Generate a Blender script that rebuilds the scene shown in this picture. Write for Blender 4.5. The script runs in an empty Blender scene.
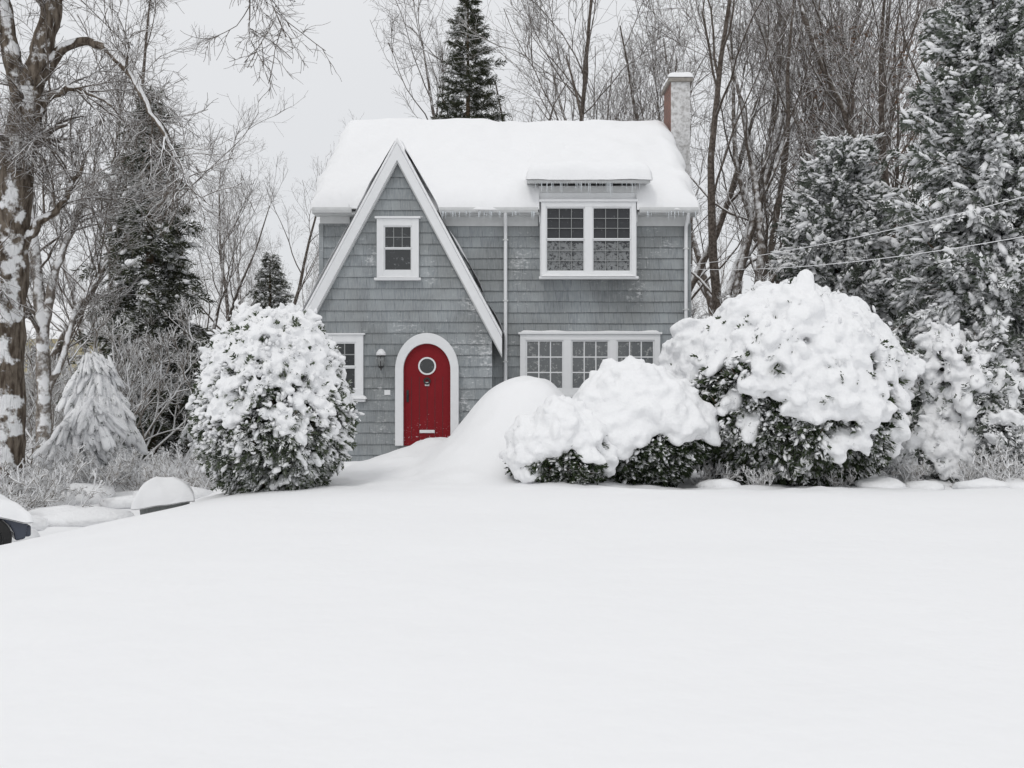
import bpy, bmesh, math
import numpy as np
from mathutils import Vector, Matrix
rng = np.random.default_rng(11)
F = 995.6
CAMZ = 1.6
def X(px, d): return (px-512)*d/F          # survey bearing -> metres at distance d
def Z(py, d): return CAMZ+(384-py)*d/F

# ------------------------------------------------------------------ noise
def _h(i, j, k):
    n = (i*374761393 + j*668265263 + k*2147483647*3 + 1013904223) & 0x7fffffff
    n = ((n ^ (n >> 13))*1274126177) & 0x7fffffff
    n = n ^ (n >> 16)
    return (n & 0xffff)/32767.5-1
def vnoise(P, s=1.0, off=0.0):
    P = np.asarray(P, float)*s+off
    I = np.floor(P).astype(np.int64); f = P-I; f = f*f*(3-2*f)
    r = 0
    for a in (0, 1):
        for b in (0, 1):
            for c in (0, 1):
                w = (f[:, 0] if a else 1-f[:, 0])*(f[:, 1] if b else 1-f[:, 1])*(f[:, 2] if c else 1-f[:, 2])
                r = r+w*_h(I[:, 0]+a, I[:, 1]+b, I[:, 2]+c)
    return r
def sst(a, b, x):
    t = np.clip((x-a)/(b-a), 0, 1); return t*t*(3-2*t)

# ------------------------------------------------------------------ materials
def newmat(name):
    m = bpy.data.materials.new(name); m.use_nodes = True
    nt = m.node_tree; b = nt.nodes['Principled BSDF']
    return m, nt, b
def nd(nt, t, **kw):
    n = nt.nodes.new(t)
    for k, v in kw.items(): setattr(n, k, v)
    return n
def mathn(nt, op, a, b=None, c=None):
    n = nt.nodes.new('ShaderNodeMath'); n.operation = op
    for i, v in enumerate((a, b, c)):
        if v is None: continue
        if isinstance(v, (int, float)): n.inputs[i].default_value = v
        else: nt.links.new(v, n.inputs[i])
    return n.outputs[0]
def noise_n(nt, scale, detail=3, rough=.55, vec=None):
    n = nt.nodes.new('ShaderNodeTexNoise'); n.inputs['Scale'].default_value = scale
    n.inputs['Detail'].default_value = detail; n.inputs['Roughness'].default_value = rough
    if vec is None:
        tc = nt.nodes.new('ShaderNodeTexCoord'); vec = tc.outputs['Object']
    nt.links.new(vec, n.inputs['Vector'])
    return n.outputs['Fac']
def mixc(nt, fac, a, b):
    n = nt.nodes.new('ShaderNodeMix'); n.data_type = 'RGBA'
    if isinstance(fac, (int, float)): n.inputs[0].default_value = fac
    else: nt.links.new(fac, n.inputs[0])
    for i, v in ((6, a), (7, b)):
        if isinstance(v, tuple): n.inputs[i].default_value = (*v, 1)
        else: nt.links.new(v, n.inputs[i])
    return n.outputs[2]
def ramp(nt, v, a, b):
    n = nt.nodes.new('ShaderNodeMapRange'); n.interpolation_type = 'SMOOTHSTEP'
    nt.links.new(v, n.inputs[0]); n.inputs[1].default_value = a; n.inputs[2].default_value = b
    return n.outputs[0]
def bump(nt, b, h, dist, strength=1):
    n = nt.nodes.new('ShaderNodeBump'); n.inputs['Distance'].default_value = dist
    n.inputs['Strength'].default_value = strength
    nt.links.new(h, n.inputs['Height']); nt.links.new(n.outputs[0], b.inputs['Normal'])
SNOW = (.87, .875, .885)
def simple(name, col, rough=.6, var=.15, scale=6, bmp=0.0, metal=0):
    m, nt, b = newmat(name)
    f = noise_n(nt, scale, 4)
    c2 = tuple(c*(1-var*2) for c in col); c1 = tuple(min(1, c*(1+var)) for c in col)
    nt.links.new(mixc(nt, f, c2, c1), b.inputs['Base Color'])
    b.inputs['Roughness'].default_value = rough; b.inputs['Metallic'].default_value = metal
    if bmp: bump(nt, b, f, bmp)
    return m
def snow_mat(name, sc=9, dist=.03, col=SNOW, det=3):
    m, nt, b = newmat(name)
    f1 = noise_n(nt, sc, det, .6); f2 = noise_n(nt, .5, 2)
    nt.links.new(mixc(nt, f2, tuple(c*.965 for c in col), col), b.inputs['Base Color'])
    b.inputs['Roughness'].default_value = .75
    b.inputs['Specular IOR Level'].default_value = .25
    bump(nt, b, f1, dist, .7)
    return m
def snowy(name, ca, cb, lo=.25, hi=.6, wind=None, nsc=5, nw=.5, csc=14, rough=.85, bmp=0, amt=1.0, det=2, cz=1.0):
    """bark / leaf / brick: snow lies where surface faces up (or into the wind), broken by noise"""
    m, nt, b = newmat(name)
    g = nd(nt, 'ShaderNodeNewGeometry')
    d = nd(nt, 'ShaderNodeVectorMath', operation='DOT_PRODUCT')
    nt.links.new(g.outputs['Normal'], d.inputs[0]); d.inputs[1].default_value = wind or (0, 0, 1)
    n1 = noise_n(nt, nsc, det, .6)
    v = mathn(nt, 'MULTIPLY_ADD', mathn(nt, 'SUBTRACT', n1, .5), nw*2.4, d.outputs['Value'])
    msk = mathn(nt, 'MULTIPLY', ramp(nt, v, lo, hi), amt)
    vec = None
    if cz != 1.0:
        tc = nd(nt, 'ShaderNodeTexCoord'); mp = nd(nt, 'ShaderNodeMapping'); mp.inputs['Scale'].default_value = (1, 1, cz)
        nt.links.new(tc.outputs['Object'], mp.inputs[0]); vec = mp.outputs[0]
    base = mixc(nt, ramp(nt, noise_n(nt, csc, det, .55, vec), .3, .7), ca, cb)
    nt.links.new(mixc(nt, msk, base, SNOW), b.inputs['Base Color'])
    b.inputs['Roughness'].default_value = rough; b.inputs['Specular IOR Level'].default_value = .2
    if bmp: bump(nt, b, noise_n(nt, csc*1.3, 4, .55, vec), bmp)
    return m

M_ground = snow_mat('ground_snow', 2.2, .03)
M_snow = snow_mat('settled_snow', 11, .04)
M_snowroof = snow_mat('roof_snow', 3, .03)
M_bark = snowy('snowy_bark', (.065, .052, .043), (.17, .145, .125), .1, .55)
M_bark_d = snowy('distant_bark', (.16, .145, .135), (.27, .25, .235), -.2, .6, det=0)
M_trunk = snowy('old_bark', (.05, .036, .026), (.21, .175, .14), .58, .8, wind=(.35, -.6, .6), nsc=2.6, nw=.95, csc=13, bmp=.10, det=5, cz=.25)
M_leaf = snowy('evergreen_leaf', (.020, .032, .015), (.075, .095, .05), .35, .9, nsc=5, nw=.8)
M_leafdk = snowy('dark_hedge_leaf', (.014, .022, .011), (.05, .07, .03), .55, 1.1, nsc=6, nw=.7)
M_spruce = snowy('spruce_needles', (.03, .038, .022), (.085, .09, .055), .6, 1.0, nsc=4, nw=.8)
M_frost = snowy('frosted_leaf', (.055, .068, .048), (.17, .19, .16), -.15, .6, nsc=4, nw=.9)
M_grn = snowy('clipped_evergreen_leaf', (.035, .05, .028), (.12, .14, .09), .2, .8, nsc=5, nw=.8)
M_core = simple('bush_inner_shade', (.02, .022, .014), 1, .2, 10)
M_twig = snowy('brown_twig', (.07, .05, .03), (.18, .13, .09), .3, .7)
M_dryleaf = simple('dry_beech_leaf', (.20, .11, .06), .8, .3, 10)
M_white = simple('white_trim_paint', (.80, .81, .82), .5, .03, 8)
M_white2 = simple('weathered_gutter', (.62, .63, .63), .5, .08, 8)
M_grey = simple('grey_glazing_bar', (.33, .34, .34), .5, .08, 8)
M_roofing = simple('asphalt_roofing', (.07, .07, .075), .9, .2, 20)
M_black = simple('black_iron', (.02, .02, .02), .45, .1, 10)
M_conc = snowy('chimney_cap_stone', (.25, .23, .21), (.35, .33, .3), .3, .7)
M_ice, nt, b = newmat('ice')
f = noise_n(nt, 20); nt.links.new(mixc(nt, f, (.75, .8, .84), (.9, .93, .95)), b.inputs['Base Color'])
b.inputs['Roughness'].default_value = .15; b.inputs['Transmission Weight'].default_value = .3

def shingle_mat():
    m, nt, b = newmat('grey_cedar_shingle')
    tc = nd(nt, 'ShaderNodeTexCoord'); sp = nd(nt, 'ShaderNodeSeparateXYZ'); nt.links.new(tc.outputs['Object'], sp.inputs[0])
    xy = mathn(nt, 'ADD', sp.outputs[0], sp.outputs[1])
    cb = nd(nt, 'ShaderNodeCombineXYZ'); nt.links.new(xy, cb.inputs[0])
    nt.links.new(mathn(nt, 'ADD', sp.outputs[2], 10.0), cb.inputs[1])
    bt = nd(nt, 'ShaderNodeTexBrick'); nt.links.new(cb.outputs[0], bt.inputs[0])
    bt.inputs['Scale'].default_value = 1; bt.inputs['Brick Width'].default_value = .21; bt.inputs['Row Height'].default_value = .25
    bt.inputs['Mortar Size'].default_value = .004; bt.inputs['Mortar Smooth'].default_value = .3
    bt.offset = .37; bt.offset_frequency = 2; bt.squash = 1.35; bt.squash_frequency = 3
    bt.inputs['Color1'].default_value = (.248, .266, .278, 1); bt.inputs['Color2'].default_value = (.318, .336, .346, 1)
    bt.inputs['Mortar'].default_value = (.13, .135, .14, 1)
    mp = nd(nt, 'ShaderNodeMapping'); mp.inputs['Scale'].default_value = (16, 16, 1.2); nt.links.new(tc.outputs['Object'], mp.inputs[0])
    gr = noise_n(nt, 2.2, 5, .65, mp.outputs[0]); big = noise_n(nt, .9, 4)
    c = mixc(nt, ramp(nt, gr, .35, .75), bt.outputs['Color'], (.365, .38, .386))
    mm = nd(nt, 'ShaderNodeMix'); mm.data_type = 'RGBA'; mm.blend_type = 'MULTIPLY'; mm.inputs[0].default_value = 1
    nt.links.new(c, mm.inputs[6])
    nt.links.new(mixc(nt, ramp(nt, big, .3, .7), (.80, .80, .785), (1.08, 1.1, 1.11)), mm.inputs[7])
    # wind-driven snow dusting caught on the butts
    n1 = noise_n(nt, 1.1, 3); mp2 = nd(nt, 'ShaderNodeMapping'); mp2.inputs['Scale'].default_value = (5, 5, 9); nt.links.new(tc.outputs['Object'], mp2.inputs[0])
    n2 = noise_n(nt, 2, 5, .7, mp2.outputs[0])
    dust = ramp(nt, mathn(nt, 'ADD', mathn(nt, 'MULTIPLY', n1, .8), n2), 1.03, 1.2)
    nt.links.new(mixc(nt, mathn(nt, 'MULTIPLY', dust, .5), mm.outputs[2], SNOW), b.inputs['Base Color'])
    b.inputs['Roughness'].default_value = .85; b.inputs['Specular IOR Level'].default_value = .2
    bump(nt, b, gr, .006)
    return m
M_shingle = shingle_mat()

def brick_mat():
    m, nt, b = newmat('chimney_brick')
    tc = nd(nt, 'ShaderNodeTexCoord'); sp = nd(nt, 'ShaderNodeSeparateXYZ'); nt.links.new(tc.outputs['Object'], sp.inputs[0])
    cb = nd(nt, 'ShaderNodeCombineXYZ'); nt.links.new(mathn(nt, 'ADD', sp.outputs[0], sp.outputs[1]), cb.inputs[0]); nt.links.new(sp.outputs[2], cb.inputs[1])
    bt = nd(nt, 'ShaderNodeTexBrick'); nt.links.new(cb.outputs[0], bt.inputs[0]); bt.inputs['Scale'].default_value = 1
    bt.inputs['Brick Width'].default_value = .22; bt.inputs['Row Height'].default_value = .075; bt.inputs['Mortar Size'].default_value = .006
    bt.inputs['Color1'].default_value = (.24, .10, .07, 1); bt.inputs['Color2'].default_value = (.16, .075, .055, 1); bt.inputs['Mortar'].default_value = (.32, .30, .28, 1)
    g = nd(nt, 'ShaderNodeNewGeometry'); d = nd(nt, 'ShaderNodeVectorMath', operation='DOT_PRODUCT')
    nt.links.new(g.outputs['Normal'], d.inputs[0]); d.inputs[1].default_value = (0, -1.0, .6)
    # wind-packed snow and frost grey over the weather side of the stack
    fr = mixc(nt, ramp(nt, mathn(nt, 'ADD', d.outputs['Value'], noise_n(nt, 5, 2)), .9, 1.2), bt.outputs['Color'], (.36, .35, .34))
    v = mathn(nt, 'MULTIPLY_ADD', mathn(nt, 'SUBTRACT', noise_n(nt, 8, 5, .7), .5), 1.5, d.outputs['Value'])
    nt.links.new(mixc(nt, mathn(nt, 'MULTIPLY', ramp(nt, v, .75, 1.15), .8), fr, (.78, .78, .785)), b.inputs['Base Color']); b.inputs['Roughness'].default_value = .9
    return m
M_brick = brick_mat()

def glass_mat(name, dark, frost, amt, zlo=None, zhi=None, k=.22, lace=False):
    m, nt, b = newmat(name)
    n = noise_n(nt, 16 if lace else 11, 6, .75); v = n
    if zlo is not None:
        tc = nd(nt, 'ShaderNodeTexCoord'); sp = nd(nt, 'ShaderNodeSeparateXYZ'); nt.links.new(tc.outputs['Object'], sp.inputs[0])
        v = mathn(nt, 'ADD', n, mathn(nt, 'MULTIPLY', mathn(nt, 'SUBTRACT', 1.0, ramp(nt, sp.outputs[2], zlo, zhi)), k))
    msk = ramp(nt, v, .62-amt, .74-amt)
    nt.links.new(mixc(nt, msk, dark, frost), b.inputs['Base Color'])
    nt.links.new(mathn(nt, 'MULTIPLY_ADD', msk, .6, .06), b.inputs['Roughness'])
    return m

# ------------------------------------------------------------------ mesh helpers
def link(o, parent=None):
    bpy.context.scene.collection.objects.link(o)
    if parent: o.parent = parent
    return o
def empty(name, loc=(0, 0, 0)):
    e = bpy.data.objects.new(name, None); e.empty_display_size = .3; link(e); e.location = loc
    return e
def mesh_np(name, V, groups, mats):
    me = bpy.data.meshes.new(name); V = np.asarray(V, np.float32)
    me.vertices.add(len(V)); me.vertices.foreach_set('co', V.ravel())
    idx = []; starts = []; mi = []; sm = []; s = 0
    for f, m, smooth in groups:
        f = np.asarray(f, np.int32)
        if len(f) == 0: continue
        k = f.shape[1]; idx.append(f.ravel()); starts.append(s+np.arange(len(f))*k); s += len(f)*k
        mi.append(np.full(len(f), m)); sm.append(np.full(len(f), smooth))
    idx = np.concatenate(idx); starts = np.concatenate(starts)
    me.loops.add(len(idx)); me.loops.foreach_set('vertex_index', idx.astype(np.int32))
    me.polygons.add(len(starts)); me.polygons.foreach_set('loop_start', starts.astype(np.int32))
    for m in mats: me.materials.append(m)
    me.polygons.foreach_set('material_index', np.concatenate(mi).astype(np.int32))
    me.polygons.foreach_set('use_smooth', np.concatenate(sm))
    me.update(calc_edges=True)
    return me
def obj_np(name, V, groups, mats, parent=None):
    return link(bpy.data.objects.new(name, mesh_np(name, V, groups, mats)), parent)
class Acc:
    def __init__(s): s.V = []; s.G = []; s.n = 0
    def add(s, V, Fc, m, smooth=True):
        V = np.asarray(V).reshape(-1, 3)
        if len(V) == 0: return
        s.V.append(V); s.G.append((np.asarray(Fc)+s.n, m, smooth)); s.n += len(V)
    def mesh(s, name, mats): return mesh_np(name, np.concatenate(s.V), s.G, mats)
    def obj(s, name, mats, parent=None): return link(bpy.data.objects.new(name, s.mesh(name, mats)), parent)
def poly(name, verts, faces, mat, parent=None, smooth=False, bevel=0):
    me = bpy.data.meshes.new(name); me.from_pydata([tuple(v) for v in verts], [], faces); me.materials.append(mat)
    bm = bmesh.new(); bm.from_mesh(me); bmesh.ops.recalc_face_normals(bm, faces=bm.faces); bm.to_mesh(me); bm.free()
    if smooth:
        for p in me.polygons: p.use_smooth = True
    o = link(bpy.data.objects.new(name, me), parent)
    if bevel:
        md = o.modifiers.new('b', 'BEVEL'); md.width = bevel; md.segments = 2
    return o
BF = [(0, 1, 3, 2), (4, 6, 7, 5), (0, 4, 5, 1), (2, 3, 7, 6), (0, 2, 6, 4), (1, 5, 7, 3)]
def boxes(name, L, mat, parent=None, bevel=0):
    V = []; Fc = []
    for (x0, x1, y0, y1, z0, z1) in L:
        n = len(V)
        for x in (x0, x1):
            for y in (y0, y1):
                for z in (z0, z1): V.append((x, y, z))
        Fc += [tuple(n+i for i in f) for f in BF]
    return poly(name, V, Fc, mat, parent, bevel=bevel)
def prism(name, pts, y0, y1, mat, parent=None, bevel=0):
    """pts: (x,z) outline extruded along y"""
    n = len(pts)
    V = [(x, y0, z) for x, z in pts]+[(x, y1, z) for x, z in pts]
    Fc = [tuple(range(n)), tuple(range(2*n-1, n-1, -1))]+[(i, (i+1) % n, n+(i+1) % n, n+i) for i in range(n)]
    return poly(name, V, Fc, mat, parent, bevel=bevel)
def prismx(name, pts, x0, x1, mat, parent=None, bevel=0):
    n = len(pts)
    V = [(x0, y, z) for y, z in pts]+[(x1, y, z) for y, z in pts]
    Fc = [tuple(range(n)), tuple(range(2*n-1, n-1, -1))]+[(i, (i+1) % n, n+(i+1) % n, n+i) for i in range(n)]
    return poly(name, V, Fc, mat, parent, bevel=bevel)
def norm(v): return v/np.maximum(np.linalg.norm(v, axis=-1, keepdims=True), 1e-9)

def tubes(PP, RR, k):
    m, n, _ = PP.shape
    T = norm(np.gradient(PP, axis=1)); ref = np.array([.31, .83, .21])
    U = norm(np.cross(T, ref)); W = np.cross(T, U)
    a = np.arange(k)*2*np.pi/k
    V = PP[:, :, None]+RR[:, :, None, None]*(np.cos(a)[None, None, :, None]*U[:, :, None]+np.sin(a)[None, None, :, None]*W[:, :, None])
    b = (np.arange(m)*n*k)[:, None, None]+(np.arange(n-1)*k)[None, :, None]
    j = np.arange(k)[None, None]; j2 = (j+1) % k
    Fc = np.stack([b+j, b+j2, b+k+j2, b+k+j], -1).reshape(-1, 4)
    return V.reshape(-1, 3), Fc
def grow(PP, RR, c, t0, length, spread, up, wob, n, rr, rmin, rng, up2=0.0, t1=.99, lt=.6):
    m, n0, _ = PP.shape
    idx = np.repeat(np.arange(m), c); N = m*c
    t = rng.uniform(t0, t1, N); f = t*(n0-1); i = np.minimum(f.astype(int), n0-2); w = (f-i)[:, None]
    A = PP[idx, i]; B = PP[idx, i+1]; pos = A*(1-w)+B*w; tan = norm(B-A)
    r = RR[idx, i]*(1-w[:, 0])+RR[idx, i+1]*w[:, 0]
    v = rng.normal(size=(N, 3)); v -= (v*tan).sum(1, keepdims=True)*tan; v = norm(v)
    ang = rng.uniform(spread[0], spread[1], N)[:, None]
    d = np.cos(ang)*tan+np.sin(ang)*v; d[:, 2] += up; d = norm(d)
    L = length*rng.uniform(.55, 1.25, N)*(1.1-lt*t)
    r0 = np.maximum(r*rr*rng.uniform(.7, 1.1, N), rmin)
    pts = np.empty((N, n, 3)); pts[:, 0] = pos
    for j in range(1, n):
        d = norm(d+rng.normal(size=(N, 3))*wob+np.array([0, 0, up2]))
        pts[:, j] = pts[:, j-1]+d*(L/(n-1))[:, None]
    R = np.maximum(r0[:, None]*(1-.8*np.linspace(0, 1, n))[None], rmin*.7)
    return pts, R
def bare_mesh(name, H, r, seed, c=(13, 7, 6, 4), multi=1, mat=None, rmin=.008, lean=.25, t0=.25, lenf=.42, up=.45):
    g = np.random.default_rng(seed); n = 12
    PP = np.empty((multi, n, 3)); PP[:, 0] = g.normal(size=(multi, 3))*[.25, .25, 0]*(multi > 1)
    az = g.uniform(0, 6.28)+np.arange(multi)*6.28/multi
    d = np.stack([np.cos(az)*lean, np.sin(az)*lean, np.ones(multi)], 1)
    if multi == 1: d[:, :2] *= .4
    d = norm(d); hs = H*g.uniform(.8, 1.05, multi)
    for j in range(1, n):
        d = norm(d+g.normal(size=(multi, 3))*[.09, .09, 0]+[0, 0, .05])
        PP[:, j] = PP[:, j-1]+d*(hs/(n-1))[:, None]
    RR = r*(1-.86*np.linspace(0, 1, n)**.9)[None]*g.uniform(.75, 1.1, multi)[:, None]
    A = Acc(); V, Fc = tubes(PP, RR, 8); A.add(V, Fc, 0)
    P1, R1 = grow(PP, RR, c[0], t0, H*lenf, (.45, .95), up*.6, .13, 9, .5, .02, g, up2=.06)
    V, Fc = tubes(P1, R1, 5); A.add(V, Fc, 0)
    P2, R2 = grow(P1, R1, c[1], .2, H*.19, (.4, 1.0), up*.5, .16, 6, .55, .013, g, up2=.05)
    V, Fc = tubes(P2, R2, 4); A.add(V, Fc, 0)
    P3, R3 = grow(P2, R2, c[2], .15, H*.085, (.4, 1.0), .15, .18, 5, .6, rmin, g, up2=.03)
    V, Fc = tubes(P3, R3, 3); A.add(V, Fc, 0)
    if c[3]:
        P4, R4 = grow(P3, R3, c[3], .1, H*.042, (.4, 1.0), .1, .2, 3, .7, rmin*.75, g)
        V, Fc = tubes(P4, R4, 3); A.add(V, Fc, 0)
    return A.mesh(name, [mat or M_bark])

# templates
def ico(sub):
    bm = bmesh.new(); bmesh.ops.create_icosphere(bm, subdivisions=sub, radius=1)
    V = np.array([v.co[:] for v in bm.verts]); Fc = np.array([[v.index for v in f.verts] for f in bm.faces]); bm.free()
    return V, Fc
ICOV, ICOF = ico(2)
def sprig_template(g, nb, wid, blen, droop):
    V = []; Fc = []
    for i in range(nb):
        s = (i+.5)/nb; side = 1 if i % 2 else -1
        p = np.array([s*.85, 0, -droop*s*s])
        L = blen*(1-.55*s)*g.uniform(.7, 1.2)
        a = g.uniform(.5, 1.1)*side
        d = np.array([math.cos(a), math.sin(a), g.uniform(-.55, .25)]); d /= np.linalg.norm(d)
        q = np.array([-d[1], d[0], g.uniform(-.8, .8)]); q /= np.linalg.norm(q); q *= wid*.5
        n = len(V); V += [p, p+d*L*.5+q, p+d*L, p+d*L*.5-q]; Fc.append((n, n+1, n+2, n+3))
    n = len(V); p = np.array([.6, 0, -droop*.5])
    V += [p, p+[.2, wid*.5, 0], p+[.42, 0, -droop*.4], p+[.2, -wid*.5, 0]]; Fc.append((n, n+1, n+2, n+3))
    return np.array(V), np.array(Fc)
_g = np.random.default_rng(3)
SPRIG = [sprig_template(_g, 13, .13, .5, .25) for _ in range(5)]
SPRIGF = [sprig_template(_g, 16, .07, .5, .3) for _ in range(5)]
BLOB = []
for s in range(6):
    V = ICOV.copy(); V *= (1+.28*vnoise(ICOV, 1.7, s*9.1+40))[:, None]; V[:, 2] *= .55; BLOB.append((V, ICOF))
ICV1, ICF1 = ico(1)
SBLOB = []
for s in range(5):
    V = ICV1*(1+.35*vnoise(ICV1, 1.9, s*5.3+10))[:, None]; V[:, 2] *= .6; SBLOB.append((V, ICF1))
def place(acc, T, pos, dirx, scale, mat, smooth, g, sc3=(1, 1, 1), roll=0.5):
    N = len(pos)
    if N == 0: return
    up = np.array([0, 0, 1.])+g.normal(size=(N, 3))*roll
    x = norm(dirx); y = norm(np.cross(up, x)); z = np.cross(x, y)
    R = np.stack([x, y, z], 1)
    w = g.integers(0, len(T), N)
    for k, (tv, tf) in enumerate(T):
        sel = np.where(w == k)[0]
        if len(sel) == 0: continue
        V = np.einsum('vi,nij->nvj', tv*np.array(sc3), R[sel])*scale[sel][:, None, None]+pos[sel][:, None]
        Fc = tf[None]+(np.arange(len(sel))*len(tv))[:, None, None]
        acc.add(V, Fc.reshape(-1, tf.shape[1]), mat, smooth)

def conifer(name, x, y, z0, H, Rm, nbr, droop, mat, snow_p, bs, seed, pw=.8, spn=13, sps=.5, base=.06, tr=.2, topdir=.3, snsc=(1, .55, .6), T=None, minL=.2, lean=0, wild=0.0):
    g = np.random.default_rng(seed); A = Acc(); n = 6
    h = base+(1-base)*np.linspace(0, 1, nbr)**1.05*.985
    L = (Rm*(1-h)**pw+minL*(1.2-h))*g.uniform(.72-.3*wild, 1.15+.1*wild, nbr)
    az = np.arange(nbr)*2.39996+g.normal(size=nbr)*.3
    out = np.stack([np.cos(az), np.sin(az), np.zeros(nbr)], 1)
    L *= 1+wild*.45*vnoise(np.stack([np.cos(az)*1.4, np.sin(az)*1.4, h*H*.55], 1), 1.0, seed)
    PP = np.empty((nbr, n, 3)); PP[:, 0] = np.stack([lean*h*h, 0*h, h*H], 1)
    dr = droop*(1+wild*g.uniform(-1.6, .5, nbr))
    for j in range(1, n):
        s = j/(n-1)
        dz = topdir*h-dr*(.35+s)*(1.1-.6*h)+.25*droop*(s > .8)
        d = out.copy(); d[:, 2] = dz+g.normal(size=nbr)*(.08+.15*wild); d += g.normal(size=(nbr, 3))*(.07+.08*wild); d = norm(d)
        PP[:, j] = PP[:, j-1]+d*(L/(n-1))[:, None]
    RR = np.maximum(.02*(L/1.5)[:, None]*(1-.8*np.linspace(0, 1, n))[None], .006)
    V, Fc = tubes(PP, RR, 3); A.add(V, Fc, 1)
    hh = np.linspace(0, 1, 8)
    tk = np.stack([lean*hh*hh, np.zeros(8), -.5*(1-hh)+H*hh], 1)[None]
    V, Fc = tubes(tk, (tr*(1-.93*hh))[None], 8); A.add(V, Fc, 1)
    idx = np.repeat(np.arange(nbr), spn); N = len(idx)
    t = g.uniform(.12, 1, N)**.8; f = t*(n-1); i = np.minimum(f.astype(int), n-2); w = (f-i)[:, None]
    pos = PP[idx, i]*(1-w)+PP[idx, i+1]*w; tan = norm(PP[idx, i+1]-PP[idx, i])
    a = g.uniform(-1.2, 1.2, N)*(1.1-.6*t)
    d = np.stack([tan[:, 0]*np.cos(a)-tan[:, 1]*np.sin(a), tan[:, 0]*np.sin(a)+tan[:, 1]*np.cos(a), tan[:, 2]-droop*.3+g.normal(size=N)*(.15+.3*wild)], 1)
    pos = pos+g.normal(size=pos.shape)*wild*.1
    sc = sps*g.uniform(.6, 1.25, N)*np.clip(L[idx]/Rm+.35, .4, 1.1)
    place(A, T or SPRIGF, pos, d, sc, 0, False, g)
    nz = vnoise(pos+[x, y, 0], 1.3)*.35+vnoise(pos, 3.3)*.25
    sel = g.uniform(0, 1, N) < np.clip(snow_p*(1+nz*2), 0, 1)
    p2 = pos[sel]+d[sel]*sc[sel][:, None]*.35+[0, 0, .03]
    place(A, SBLOB if bs < .125 else BLOB, p2, d[sel], bs*g.uniform(.4, 1.3, sel.sum())*np.clip(L[idx][sel]/Rm+.3, .4, 1.1), 2, True, g, snsc, .3)
    o = A.obj(name, [mat, M_twig, M_snow]); o.location = (x, y, z0)
    return o

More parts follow.
